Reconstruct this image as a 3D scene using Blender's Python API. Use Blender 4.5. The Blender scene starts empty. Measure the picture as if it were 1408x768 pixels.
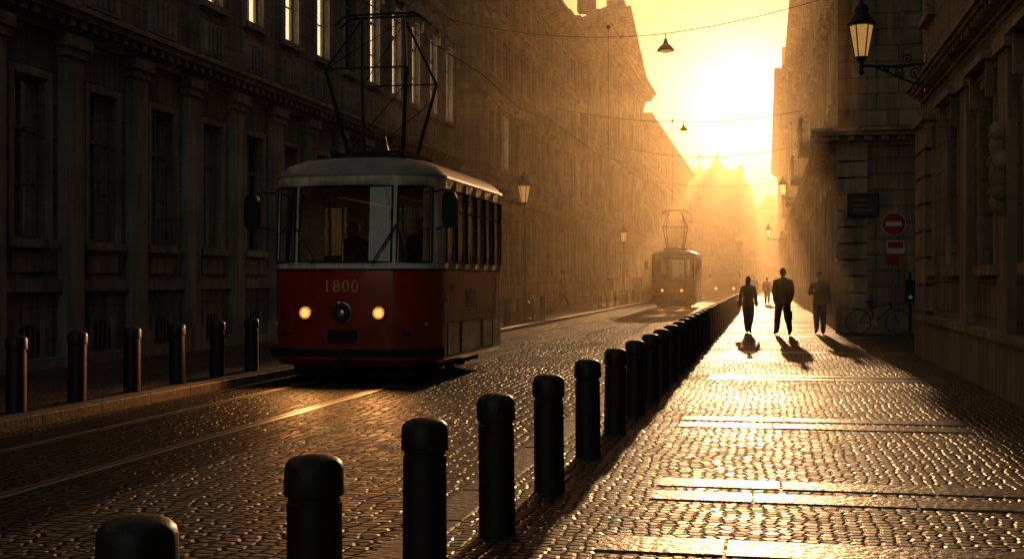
import bpy, bmesh, math, random
from mathutils import Vector, Matrix
random.seed(7)
R=math.radians
scene=bpy.context.scene
HAZE_D=0.0021; HAZE_G=0.79
SUN_E=2.6; SKY_S=0.145
AZ=-1.0; EL=7.8

# ------------------------------------------------------------ helpers
def link(o): scene.collection.objects.link(o); return o
def empty(name,loc=(0,0,0)):
    e=bpy.data.objects.new(name,None); e.location=loc; e.empty_display_size=.3
    return link(e)
def parent(o,p):
    o.parent=p; o.matrix_parent_inverse=Matrix.Translation(p.location).inverted()
class MB:
    def __init__(s): s.v=[];s.f=[];s.m=[]
    def add(s,vs,fs,mi=0):
        b=len(s.v); s.v+= [tuple(v) for v in vs]
        for f in fs: s.f.append([b+i for i in f]); s.m.append(mi)
    def box(s,x0,x1,y0,y1,z0,z1,mi=0):
        if x0>x1:x0,x1=x1,x0
        if y0>y1:y0,y1=y1,y0
        if z0>z1:z0,z1=z1,z0
        s.add([(x0,y0,z0),(x1,y0,z0),(x1,y1,z0),(x0,y1,z0),(x0,y0,z1),(x1,y0,z1),(x1,y1,z1),(x0,y1,z1)],
              [(0,3,2,1),(4,5,6,7),(0,1,5,4),(1,2,6,5),(2,3,7,6),(3,0,4,7)],mi)
    def prism(s,poly,axis,a0,a1,mi=0):
        def P(p,a):
            return {'x':(a,p[0],p[1]),'y':(p[0],a,p[1]),'z':(p[0],p[1],a)}[axis]
        n=len(poly); vs=[P(p,a0) for p in poly]+[P(p,a1) for p in poly]
        fs=[tuple(range(n)),tuple(range(2*n-1,n-1,-1))]+[(i,i+n,(i+1)%n+n,(i+1)%n) for i in range(n)]
        s.add(vs,fs,mi)
    def tube(s,pts,rad,seg=8,mi=0,closed=False):
        pts=[Vector(p) for p in pts]; n=len(pts)
        if not hasattr(rad,'__len__'): rad=[rad]*n
        b=len(s.v); prev=None
        for i,p in enumerate(pts):
            if closed: d=(pts[(i+1)%n]-pts[i-1])
            else: d=(pts[min(i+1,n-1)]-pts[max(i-1,0)])
            if d.length<1e-9: d=Vector((0,0,1))
            d.normalize()
            if prev is None:
                a=Vector((0,0,1)) if abs(d.z)<.9 else Vector((1,0,0))
                u=d.cross(a).normalized()
            else:
                u=(prev-d*prev.dot(d))
                u=u.normalized() if u.length>1e-6 else d.orthogonal().normalized()
            prev=u; w=d.cross(u)
            for k in range(seg):
                t=2*math.pi*k/seg
                s.v.append(tuple(p+(u*math.cos(t)+w*math.sin(t))*rad[i]))
        rng=n if closed else n-1
        for i in range(rng):
            j=(i+1)%n
            for k in range(seg):
                k2=(k+1)%seg
                s.f.append([b+i*seg+k,b+i*seg+k2,b+j*seg+k2,b+j*seg+k]); s.m.append(mi)
        if not closed:
            s.f.append([b+k for k in range(seg)][::-1]); s.m.append(mi)
            s.f.append([b+(n-1)*seg+k for k in range(seg)]); s.m.append(mi)
    def lathe(s,c,prof,seg=20,mi=0,axis='z',ang0=0):
        b=len(s.v); n=len(prof)
        for r,z in prof:
            for k in range(seg):
                t=2*math.pi*k/seg+ang0; a,bb=r*math.cos(t),r*math.sin(t)
                if axis=='z': s.v.append((c[0]+a,c[1]+bb,c[2]+z))
                elif axis=='x': s.v.append((c[0]+z,c[1]+a,c[2]+bb))
                else: s.v.append((c[0]+a,c[1]+z,c[2]+bb))
        for i in range(n-1):
            for k in range(seg):
                k2=(k+1)%seg
                s.f.append([b+i*seg+k,b+i*seg+k2,b+(i+1)*seg+k2,b+(i+1)*seg+k]); s.m.append(mi)
        s.f.append([b+k for k in range(seg)][::-1]); s.m.append(mi)
        s.f.append([b+(n-1)*seg+k for k in range(seg)]); s.m.append(mi)
    def ball(s,c,r,mi=0,seg=12,rings=8):
        if not hasattr(r,'__len__'): r=(r,r,r)
        b=len(s.v)
        for i in range(rings+1):
            ph=math.pi*i/rings-math.pi/2
            q=max(math.cos(ph),.01)
            for k in range(seg):
                t=2*math.pi*k/seg
                s.v.append((c[0]+r[0]*q*math.cos(t),c[1]+r[1]*q*math.sin(t),c[2]+r[2]*math.sin(ph)))
        for i in range(rings):
            for k in range(seg):
                k2=(k+1)%seg
                s.f.append([b+i*seg+k,b+i*seg+k2,b+(i+1)*seg+k2,b+(i+1)*seg+k]); s.m.append(mi)
    def mesh(s,name,mats,smooth=False,angle=35,recalc=True):
        me=bpy.data.meshes.new(name); me.from_pydata(s.v,[],s.f)
        for m in mats: me.materials.append(m)
        me.polygons.foreach_set('material_index',s.m)
        if recalc:
            bm=bmesh.new(); bm.from_mesh(me); bmesh.ops.recalc_face_normals(bm,faces=bm.faces); bm.to_mesh(me); bm.free()
        if smooth:
            for p in me.polygons: p.use_smooth=True
            me.set_sharp_from_angle(angle=R(angle))
        me.update(); return me
    def obj(s,name,mats,par=None,smooth=False,angle=35,recalc=True):
        if not isinstance(mats,(list,tuple)): mats=[mats]
        o=link(bpy.data.objects.new(name,s.mesh(name,mats,smooth,angle,recalc)))
        if par: parent(o,par)
        return o

# ------------------------------------------------------------ materials
def newmat(name):
    m=bpy.data.materials.new(name); m.use_nodes=True
    nt=m.node_tree; b=nt.nodes['Principled BSDF']; return m,nt,b
def N(nt,t,**kw):
    n=nt.nodes.new(t)
    for k,v in kw.items(): setattr(n,k,v)
    return n
def simple(name,col,rough=.5,metal=0,var=.25,scale=6,bump=.0,emis=None,es=0,coat=0,spec=.5,grime=None):
    m,nt,b=newmat(name); L=nt.links
    tc=N(nt,'ShaderNodeTexCoord'); no=N(nt,'ShaderNodeTexNoise'); no.inputs['Scale'].default_value=scale; no.inputs['Detail'].default_value=6
    L.new(tc.outputs['Object'],no.inputs['Vector'])
    r=N(nt,'ShaderNodeMapRange'); r.inputs['From Min'].default_value=.3;r.inputs['From Max'].default_value=.7
    r.inputs['To Min'].default_value=1-var; r.inputs['To Max'].default_value=1+var
    L.new(no.outputs['Fac'],r.inputs['Value'])
    h=N(nt,'ShaderNodeHueSaturation'); h.inputs['Color'].default_value=(*col,1)
    L.new(r.outputs[0],h.inputs['Value']); out=h.outputs[0]
    if grime:
        mp=N(nt,'ShaderNodeMapping'); mp.inputs['Scale'].default_value=(9,9,.8); L.new(tc.outputs['Object'],mp.inputs['Vector'])
        n2=N(nt,'ShaderNodeTexNoise'); n2.inputs['Scale'].default_value=1.2; n2.inputs['Detail'].default_value=6; L.new(mp.outputs[0],n2.inputs['Vector'])
        sx=N(nt,'ShaderNodeSeparateXYZ'); L.new(tc.outputs['Object'],sx.inputs[0])
        zr=N(nt,'ShaderNodeMapRange'); zr.inputs['From Min'].default_value=1.5; zr.inputs['From Max'].default_value=.25; L.new(sx.outputs[2],zr.inputs['Value'])
        mm=N(nt,'ShaderNodeMath',operation='MULTIPLY_ADD'); mm.inputs[1].default_value=.6; L.new(zr.outputs[0],mm.inputs[0])
        n2r=N(nt,'ShaderNodeMapRange'); n2r.inputs['From Min'].default_value=.42;n2r.inputs['From Max'].default_value=.75; L.new(n2.outputs['Fac'],n2r.inputs['Value']); L.new(n2r.outputs[0],mm.inputs[2])
        cl=N(nt,'ShaderNodeClamp'); L.new(mm.outputs[0],cl.inputs[0]); ml=N(nt,'ShaderNodeMath',operation='MULTIPLY'); ml.inputs[1].default_value=.6; L.new(cl.outputs[0],ml.inputs[0])
        mx=N(nt,'ShaderNodeMixRGB'); L.new(ml.outputs[0],mx.inputs[0]); L.new(out,mx.inputs[1]); mx.inputs[2].default_value=(*grime,1); out=mx.outputs[0]
    L.new(out,b.inputs['Base Color'])
    rr=N(nt,'ShaderNodeMapRange'); rr.inputs['To Min'].default_value=max(rough-.12,.03); rr.inputs['To Max'].default_value=min(rough+.15,1)
    L.new(no.outputs['Fac'],rr.inputs['Value']); L.new(rr.outputs[0],b.inputs['Roughness'])
    b.inputs['Metallic'].default_value=metal; b.inputs['Coat Weight'].default_value=coat
    b.inputs['Specular IOR Level'].default_value=spec
    if bump:
        n2=N(nt,'ShaderNodeTexNoise'); n2.inputs['Scale'].default_value=scale*8; L.new(tc.outputs['Object'],n2.inputs['Vector'])
        bp=N(nt,'ShaderNodeBump'); bp.inputs['Distance'].default_value=bump; L.new(n2.outputs['Fac'],bp.inputs['Height']); L.new(bp.outputs[0],b.inputs['Normal'])
    if emis:
        b.inputs['Emission Color'].default_value=(*emis,1); b.inputs['Emission Strength'].default_value=es
    return m
def stone(name,col,blocks=None,rough=.8,depth=.03):
    m,nt,b=newmat(name); L=nt.links
    tc=N(nt,'ShaderNodeTexCoord')
    n1=N(nt,'ShaderNodeTexNoise'); n1.inputs['Scale'].default_value=.7; n1.inputs['Detail'].default_value=8; n1.inputs['Roughness'].default_value=.65
    L.new(tc.outputs['Object'],n1.inputs['Vector'])
    mp=N(nt,'ShaderNodeMapping'); mp.inputs['Scale'].default_value=(3,3,.25); L.new(tc.outputs['Object'],mp.inputs['Vector'])
    n2=N(nt,'ShaderNodeTexNoise'); n2.inputs['Scale'].default_value=1.6; n2.inputs['Detail'].default_value=5; L.new(mp.outputs[0],n2.inputs['Vector'])
    mul=N(nt,'ShaderNodeMath',operation='MULTIPLY'); L.new(n1.outputs['Fac'],mul.inputs[0]); L.new(n2.outputs['Fac'],mul.inputs[1])
    r=N(nt,'ShaderNodeMapRange'); r.inputs['From Min'].default_value=.12;r.inputs['From Max'].default_value=.42;r.inputs['To Min'].default_value=.38;r.inputs['To Max'].default_value=1.3
    L.new(mul.outputs[0],r.inputs['Value'])
    h=N(nt,'ShaderNodeHueSaturation'); h.inputs['Color'].default_value=(*col,1); L.new(r.outputs[0],h.inputs['Value'])
    n3=N(nt,'ShaderNodeTexNoise'); n3.inputs['Scale'].default_value=18; n3.inputs['Detail'].default_value=8; L.new(tc.outputs['Object'],n3.inputs['Vector'])
    bp=N(nt,'ShaderNodeBump'); bp.inputs['Distance'].default_value=.012; L.new(n3.outputs['Fac'],bp.inputs['Height'])
    out=h.outputs[0]
    if blocks:
        sx=N(nt,'ShaderNodeSeparateXYZ'); L.new(tc.outputs['Object'],sx.inputs[0])
        ad=N(nt,'ShaderNodeMath',operation='ADD'); L.new(sx.outputs[0],ad.inputs[0]); L.new(sx.outputs[1],ad.inputs[1])
        cb=N(nt,'ShaderNodeCombineXYZ'); L.new(ad.outputs[0],cb.inputs[0]); L.new(sx.outputs[2],cb.inputs[1])
        br=N(nt,'ShaderNodeTexBrick'); br.inputs['Scale'].default_value=1; br.inputs['Brick Width'].default_value=blocks[0]; br.inputs['Row Height'].default_value=blocks[1]
        br.inputs['Mortar Size'].default_value=blocks[2]; br.inputs['Mortar Smooth'].default_value=.3
        br.inputs['Color1'].default_value=(1,1,1,1); br.inputs['Color2'].default_value=(.72,.72,.72,1); br.inputs['Mortar'].default_value=(.4,.4,.4,1)
        L.new(cb.outputs[0],br.inputs['Vector'])
        mx=N(nt,'ShaderNodeMixRGB',blend_type='MULTIPLY'); mx.inputs[0].default_value=.8; L.new(out,mx.inputs[1]); L.new(br.outputs['Color'],mx.inputs[2]); out=mx.outputs[0]
        iv=N(nt,'ShaderNodeMath',operation='SUBTRACT'); iv.inputs[0].default_value=1; L.new(br.outputs['Fac'],iv.inputs[1])
        b2=N(nt,'ShaderNodeBump'); b2.inputs['Distance'].default_value=depth; L.new(iv.outputs[0],b2.inputs['Height']); L.new(bp.outputs[0],b2.inputs['Normal']); bp=b2
    L.new(out,b.inputs['Base Color']); L.new(bp.outputs[0],b.inputs['Normal']); b.inputs['Roughness'].default_value=rough
    b.inputs['Specular IOR Level'].default_value=.3
    return m
def cobble(name,col,scale,rnd,dist,r0,r1,spec=.5,stretch=(1,1,1),warp=.25):
    m,nt,b=newmat(name); L=nt.links
    tc=N(nt,'ShaderNodeTexCoord'); mp=N(nt,'ShaderNodeMapping'); mp.inputs['Scale'].default_value=stretch; L.new(tc.outputs['Object'],mp.inputs['Vector'])
    wn=N(nt,'ShaderNodeTexNoise'); wn.inputs['Scale'].default_value=.9; L.new(mp.outputs[0],wn.inputs['Vector'])
    wa=N(nt,'ShaderNodeVectorMath',operation='SCALE'); wa.inputs['Scale'].default_value=warp; L.new(wn.outputs['Color'],wa.inputs[0])
    va=N(nt,'ShaderNodeVectorMath',operation='ADD'); L.new(mp.outputs[0],va.inputs[0]); L.new(wa.outputs[0],va.inputs[1])
    def vor(f):
        v=N(nt,'ShaderNodeTexVoronoi',voronoi_dimensions='2D',feature=f); v.inputs['Scale'].default_value=scale; v.inputs['Randomness'].default_value=rnd
        L.new(va.outputs[0],v.inputs['Vector']); return v
    ve=vor('DISTANCE_TO_EDGE'); vc=vor('F1')
    ss=N(nt,'ShaderNodeMapRange',interpolation_type='SMOOTHSTEP'); ss.inputs['From Min'].default_value=.0; ss.inputs['From Max'].default_value=.26
    L.new(ve.outputs['Distance'],ss.inputs['Value'])
    sc=N(nt,'ShaderNodeSeparateColor'); L.new(vc.outputs['Color'],sc.inputs[0])
    hh=N(nt,'ShaderNodeMath',operation='MULTIPLY_ADD'); hh.inputs[1].default_value=.35; L.new(sc.outputs[0],hh.inputs[0]); L.new(ss.outputs[0],hh.inputs[2])
    n3=N(nt,'ShaderNodeTexNoise'); n3.inputs['Scale'].default_value=scale*4; n3.inputs['Detail'].default_value=5; L.new(tc.outputs['Object'],n3.inputs['Vector'])
    h2=N(nt,'ShaderNodeMath',operation='MULTIPLY_ADD'); h2.inputs[1].default_value=.3; L.new(n3.outputs['Fac'],h2.inputs[0]); L.new(hh.outputs[0],h2.inputs[2])
    bp=N(nt,'ShaderNodeBump'); bp.inputs['Distance'].default_value=dist; bp.inputs['Strength'].default_value=1; L.new(h2.outputs[0],bp.inputs['Height'])
    L.new(bp.outputs[0],b.inputs['Normal'])
    n1=N(nt,'ShaderNodeTexNoise'); n1.inputs['Scale'].default_value=.35; n1.inputs['Detail'].default_value=6; L.new(tc.outputs['Object'],n1.inputs['Vector'])
    t=N(nt,'ShaderNodeMapRange'); t.inputs['To Min'].default_value=.55; t.inputs['To Max'].default_value=1.45; L.new(sc.outputs[1],t.inputs['Value'])
    t2=N(nt,'ShaderNodeMath',operation='MULTIPLY'); L.new(t.outputs[0],t2.inputs[0])
    e=N(nt,'ShaderNodeMapRange'); e.inputs['To Min'].default_value=.25; e.inputs['To Max'].default_value=1; L.new(ss.outputs[0],e.inputs['Value']); L.new(e.outputs[0],t2.inputs[1])
    t3=N(nt,'ShaderNodeMath',operation='MULTIPLY'); L.new(t2.outputs[0],t3.inputs[0])
    e2=N(nt,'ShaderNodeMapRange'); e2.inputs['From Min'].default_value=.3;e2.inputs['From Max'].default_value=.7;e2.inputs['To Min'].default_value=.55;e2.inputs['To Max'].default_value=1.35; L.new(n1.outputs['Fac'],e2.inputs['Value']); L.new(e2.outputs[0],t3.inputs[1])
    h=N(nt,'ShaderNodeHueSaturation'); h.inputs['Color'].default_value=(*col,1); L.new(t3.outputs[0],h.inputs['Value']); L.new(h.outputs[0],b.inputs['Base Color'])
    rr=N(nt,'ShaderNodeMapRange'); rr.inputs['From Min'].default_value=.3;rr.inputs['From Max'].default_value=.7; rr.inputs['To Min'].default_value=r0; rr.inputs['To Max'].default_value=r1
    L.new(n1.outputs['Fac'],rr.inputs['Value'])
    r3=N(nt,'ShaderNodeMath',operation='MULTIPLY_ADD'); r3.inputs[1].default_value=.2; L.new(sc.outputs[2],r3.inputs[0]); L.new(rr.outputs[0],r3.inputs[2]); L.new(r3.outputs[0],b.inputs['Roughness'])
    sp=N(nt,'ShaderNodeMath',operation='MULTIPLY'); sp.inputs[1].default_value=spec; L.new(ss.outputs[0],sp.inputs[0]); L.new(sp.outputs[0],b.inputs['Specular IOR Level'])
    return m
def glassmat(name,tint=(.5,.5,.5),ior=1.6,rough=.02,bump=0.0):
    m=bpy.data.materials.new(name); m.use_nodes=True; nt=m.node_tree; nt.nodes.clear(); L=nt.links
    o=N(nt,'ShaderNodeOutputMaterial'); t=N(nt,'ShaderNodeBsdfTransparent'); t.inputs[0].default_value=(*tint,1)
    g=N(nt,'ShaderNodeBsdfGlossy'); g.inputs['Roughness'].default_value=rough; g.inputs[0].default_value=(1,1,1,1)
    f=N(nt,'ShaderNodeFresnel'); f.inputs[0].default_value=ior; mx=N(nt,'ShaderNodeMixShader')
    if bump:
        tc=N(nt,'ShaderNodeTexCoord'); n=N(nt,'ShaderNodeTexNoise'); n.inputs['Scale'].default_value=1.3; L.new(tc.outputs['Object'],n.inputs['Vector'])
        bp=N(nt,'ShaderNodeBump'); bp.inputs['Distance'].default_value=bump; L.new(n.outputs['Fac'],bp.inputs['Height']); L.new(bp.outputs[0],g.inputs['Normal'])
    L.new(f.outputs[0],mx.inputs[0]); L.new(t.outputs[0],mx.inputs[1]); L.new(g.outputs[0],mx.inputs[2]); L.new(mx.outputs[0],o.inputs['Surface'])
    return m

M={}
M['stoneA']=stone('stone_grey',(.26,.225,.19),(1.5,.55,.012),.8,.02)
M['stoneAt']=stone('stone_grey_trim',(.31,.27,.23))
M['stoneB']=stone('stone_sand',(.38,.29,.19),(1.2,.45,.02),.85,.05)
M['stoneBt']=stone('stone_sand_trim',(.43,.34,.23))
M['stoneC']=stone('stone_brown',(.33,.25,.18),(1.4,.5,.015),.8,.03)
M['stoneCt']=stone('stone_brown_trim',(.38,.295,.21))
M['roof']=simple('roof_tile',(.10,.06,.045),.7,var=.35,scale=3,bump=.03)
M['glass']=glassmat('window_glass',(.35,.35,.34),2.2,.03,.004)
M['frame']=simple('window_frame_paint',(.16,.13,.10),.5,var=.2)
M['dark']=simple('room_interior',(.035,.03,.025),.9)
M['curtain']=simple('curtain_cloth',(.5,.46,.4),.9,scale=9)
M['skyglint']=simple('emissive_sky_glint',(.6,.5,.38),.9,scale=3,emis=(1,.74,.44),es=3.2)  # added glow standing in for sky reflected in the upper windows
M['iron']=simple('cast_iron_black',(.018,.018,.019),.42,metal=.0,var=.4,scale=20,bump=.0015,spec=.4)
M['wire']=simple('cable_black',(.02,.02,.02),.8,spec=.2)
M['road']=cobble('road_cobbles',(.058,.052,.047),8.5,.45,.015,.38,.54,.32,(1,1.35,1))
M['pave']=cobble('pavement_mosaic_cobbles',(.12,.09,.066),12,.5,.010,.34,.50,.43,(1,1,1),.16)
M['pave_l']=cobble('left_pavement_cobbles',(.12,.10,.08),11,.5,.012,.5,.7,.3)
M['slab']=stone('granite_slab',(.25,.20,.15),None,.40); M['slab'].node_tree.nodes['Principled BSDF'].inputs['Specular IOR Level'].default_value=.45
M['kerb']=stone('kerb_granite',(.27,.22,.17),None,.55)
M['ground']=simple('ground_earth',(.07,.06,.05),.9,bump=.02)
M['rail']=simple('steel_rail',(.5,.47,.44),.42,metal=1,var=.2,scale=10)
M['groove']=simple('rail_groove',(.015,.013,.012),.8)

# ------------------------------------------------------------ ground
def sheet(name,x0,x1,y0,y1,z,mat):
    b=MB(); b.add([(x0,y0,z),(x1,y0,z),(x1,y1,z),(x0,y1,z)],[(0,1,2,3)]); return b.obj(name,mat,recalc=False)
sheet('ground',-1500,1500,-1500,1500,-.02,M['ground'])
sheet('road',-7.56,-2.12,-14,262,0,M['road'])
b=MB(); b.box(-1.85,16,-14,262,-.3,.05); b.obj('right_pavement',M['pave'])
b=MB(); b.box(-16,-7.86,-14,262,-.3,.116); b.obj('left_pavement',M['pave_l'])
def kerb(name,x0,x1,z):
    b=MB(); y=-14
    while y<262:
        l=random.uniform(.85,1.25); e=.012
        dz=random.uniform(-.004,.004); c=.012
        xa,xb,ya,yb,zz=x0+random.uniform(-.006,.006),x1,y+e/2,y+l-e/2,z+dz
        b.add([(xa,ya,-.1),(xb,ya,-.1),(xb,yb,-.1),(xa,yb,-.1),(xa,ya,zz-c),(xb,ya,zz-c),(xb,yb,zz-c),(xa,yb,zz-c),
               (xa+c,ya+c,zz),(xb-c,ya+c,zz),(xb-c,yb-c,zz),(xa+c,yb-c,zz)],
              [(0,3,2,1),(0,1,5,4),(1,2,6,5),(2,3,7,6),(3,0,4,7),(4,5,9,8),(5,6,10,9),(6,7,11,10),(7,4,8,11),(8,9,10,11)])
        y+=l
    return b.obj(name,M['kerb'])
kerb('right_kerb',-2.13,-1.853,.056)
kerb('left_kerb',-7.853,-7.555,.122)
b=MB()
for (yc,dep,xa,xb) in [(4.9,.42,-.95,3.0),(5.4,.36,-.95,3.0),(7.0,.42,-.95,3.0),(8.65,.36,-.8,3.0),(9.2,.36,-.8,3.0),(12.9,.42,-.9,2.0),(13.5,.38,-.9,2.0),(19,.45,-.9,2.6),(19.6,.4,-.9,2.6),(26,.5,-.9,2.8),(33,.5,-.9,2.6),(41,.5,-.9,1.85),(50,.5,-.9,1.85)]:
    x=xa
    while x<xb:
        l=random.uniform(.7,1.15); x2=min(x+l,xb)
        if x2-x>.15:
            o=random.uniform(-.012,.012); z=.0555+random.uniform(0,.003)
            q=.005
            b.add([(x+q,yc-dep/2+o,.04),(x2-q,yc-dep/2+o,.04),(x2-q,yc+dep/2+o,.04),(x+q,yc+dep/2+o,.04),
                   (x+q+.006,yc-dep/2+o+.012,z),(x2-q-.006,yc-dep/2+o+.012,z),(x2-q-.006,yc+dep/2+o-.012,z),(x+q+.006,yc+dep/2+o-.012,z)],
                  [(4,5,6,7),(0,1,5,4),(1,2,6,5),(2,3,7,6),(3,0,4,7)])
        x=x2
b.obj('pavement_slab_bands',M['slab'])
def sm(t): t=max(0,min(1,t)); return t*t*(3-2*t)
def cx(y): return -6.05+1.05*sm((y-24)/44)+1.3*sm((y-80)/80)
b=MB()
for off in (-.7175,.7175):
    for (a,c,mi,z) in ((-.045,.03,0,.006),(.03,.07,1,.004),(.07,.10,0,.006)):
        sgn=1 if off<0 else -1
        vs=[];fs=[]
        ys=[-14+2*i for i in range(138)]
        for i,y in enumerate(ys):
            X=cx(y)+off
            p,q=X+sgn*a,X+sgn*c
            vs+=[(min(p,q),y,z),(max(p,q),y,z)]
            if i: fs.append((2*i-2,2*i-1,2*i+1,2*i))
        b.add(vs,fs,mi)
b.obj('tram_rails',[M['rail'],M['groove']],recalc=False)

# ------------------------------------------------------------ bollards
b=MB()
b.lathe((0,0,0),[(.112,-.1),(.112,.0),(.108,.03),(.106,.645),(.100,.652),(.100,.668),(.114,.675),(.116,.69),(.114,.775),(.108,.797),(.09,.815),(.06,.826),(.02,.831)],28)
bm_=b.mesh('bollard',[M['iron']],True,30)
def bollard(x,y,z):
    o=link(bpy.data.objects.new('bollard',bm_)); o.location=(x,y,z); o.rotation_euler=(R(random.uniform(-.7,.7)),R(random.uniform(-.7,.7)),random.random()*6)
for x,y in [(-1.75,3.22),(-1.70,4.5),(-1.63,5.8),(-1.56,7.13),(-1.51,8.63),(-1.48,10.35),(-1.46,12.05),(-1.43,13.7),(-1.41,15.3),(-1.40,16.85)]: bollard(x,y,.05)
y=18.4
while y<62: bollard(-1.39,y,.05); y+=1.55
for y in (12.05,13.25,14.55,15.8,17.05,18.3): bollard(-7.98,y,.116)
for y in (30.5,32.2,34,36,38,40,42,44.2): bollard(-8.0,y,.116)
for y in (60,63,66,69,72,75,78,81): bollard(-8.0,y,.116)

# ------------------------------------------------------------ buildings
class Bld:
    def __init__(s,name,loc,mw,mt):
        s.e=empty(name,loc); s.w=MB();s.t=MB();s.g=MB();s.fr=MB();s.c=MB();s.k=MB();s.r=MB();s.l=MB(); s.mw=mw;s.mt=mt
    def done(s):
        for buf,n,m in ((s.w,'walls',s.mw),(s.t,'stone_trim',s.mt),(s.g,'window_glass',M['glass']),(s.fr,'window_frames',M['frame']),(s.c,'curtains',M['curtain']),(s.l,'sky_glint_panels',M['skyglint']),(s.k,'interior_core',M['dark']),(s.r,'roof',M['roof'])):
            if buf.v: buf.obj(n,m,s.e)
class Face:
    def __init__(s,kind,p): s.k=kind; s.p=p
    def P(s,a,z,n):
        if s.k=='L': return (s.p+n,a,z)
        if s.k=='R': return (s.p-n,a,z)
        return (a,s.p-n,z)
    def box(s,buf,a0,a1,z0,z1,n0,n1,mi=0):
        p=s.P(a0,z0,n0);q=s.P(a1,z1,n1); buf.box(p[0],q[0],p[1],q[1],p[2],q[2],mi)
    def quad(s,buf,a0,a1,z0,z1,n):
        buf.add([s.P(a0,z0,n),s.P(a1,z0,n),s.P(a1,z1,n),s.P(a0,z1,n)],[(0,1,2,3)])
    def poly(s,buf,pts,n0,n1):
        k=len(pts); vs=[s.P(a,z,n0) for a,z in pts]+[s.P(a,z,n1) for a,z in pts]
        buf.add(vs,[tuple(range(k)),tuple(range(2*k-1,k-1,-1))]+[(i,i+k,(i+1)%k+k,(i+1)%k) for i in range(k)])
def window(B,F,c,w,z0,z1,d,hood,det,glint=False):
    a0,a1=c-w/2,c+w/2; fw=.06
    n0,n1=-d*.62+.002,-d*.62+.06
    zt=z0+(z1-z0)*.68
    F.quad(B.g,a0,a1,z0,z1,-d*.62)
    F.box(B.fr,a0,a0+fw,z0,z1,n0,n1);F.box(B.fr,a1-fw,a1,z0,z1,n0,n1)
    F.box(B.fr,a0+fw,a1-fw,z0,z0+fw,n0,n1);F.box(B.fr,a0+fw,a1-fw,z1-fw,z1,n0,n1)
    F.box(B.fr,a0+fw,a1-fw,zt-.035,zt+.035,n0,n1+.015)
    F.box(B.fr,c-.03,c+.03,z0+fw,zt-.035,n0,n1)
    if det>1:
        F.box(B.fr,c-.02,c+.02,zt+.035,z1-fw,n0,n1-.01)
        zm=(z0+zt)/2; F.box(B.fr,a0+fw,c-.03,zm-.015,zm+.015,n0,n1-.02); F.box(B.fr,c+.03,a1-fw,zm-.015,zm+.015,n0,n1-.02)
    if glint:
        F.quad(B.l,a0+.02,a1-.02,z0+random.choice((0,.0,.5)),z1,-d*.62-.02)  # glowing panel just behind the glass, imitates a strip of reflected sky
    elif random.random()<.7:
        t=random.choice((.35,.55,.66,1.0)); g=random.uniform(.06,.2)*w
        zz=z0+(z1-z0)*t
        F.quad(B.c,a0,c-g,z0,zz,-d*.7); F.quad(B.c,c+g,a1,z0,zz,-d*.7)
    F.box(B.t,a0-.16,a1+.16,z0-.14,z0-.003,-.02,.13)
    sw=.13
    F.box(B.t,a0-sw,a0-.003,z0,z1+sw,-.02,.05);F.box(B.t,a1+.003,a1+sw,z0,z1+sw,-.02,.05);F.box(B.t,a0,a1,z1+.003,z1+sw,-.02,.052)
    if hood:
        zb=z1+sw+.12
        F.box(B.t,a0-.2,a1+.2,z1+sw+.003,zb,-.02,.07)
        F.box(B.t,a0-.28,a1+.28,zb+.002,zb+.1,-.02,.24)
        if hood=='ped':
            F.poly(B.t,[(a0-.28,zb+.102),(a1+.28,zb+.102),(c,zb+.48)],-.02,.2)
        elif hood=='arc':
            pts=[(c+(w/2+.26)*math.cos(t),zb+.102+.42*math.sin(t)) for t in [math.pi*i/8 for i in range(9)]]
            F.poly(B.t,pts,-.02,.2)
        if det>1:
            for a in (a0-.16,a1+.06): F.box(B.t,a,a+.1,z1-.25,z1+sw+.12,.052,.17)
def cornice(B,F,a0,a1,z,big=1.,dent=True,step=.45):
    F.box(B.t,a0,a1,z,z+.14*big,-.02,.12*big)
    F.box(B.t,a0,a1,z+.14*big+.002,z+.32*big,-.02,.2*big)
    F.box(B.t,a0-.0,a1+.0,z+.32*big+.002,z+.46*big,-.02,.55*big)
    F.box(B.t,a0-.0,a1+.0,z+.46*big+.002,z+.58*big,-.02,.66*big)
    if dent:
        a=a0+.1
        while a<a1-.2:
            F.box(B.t,a,a+step*.45,z+.15*big,z+.318*big,.2*big+.002,.46*big); a+=step
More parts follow.
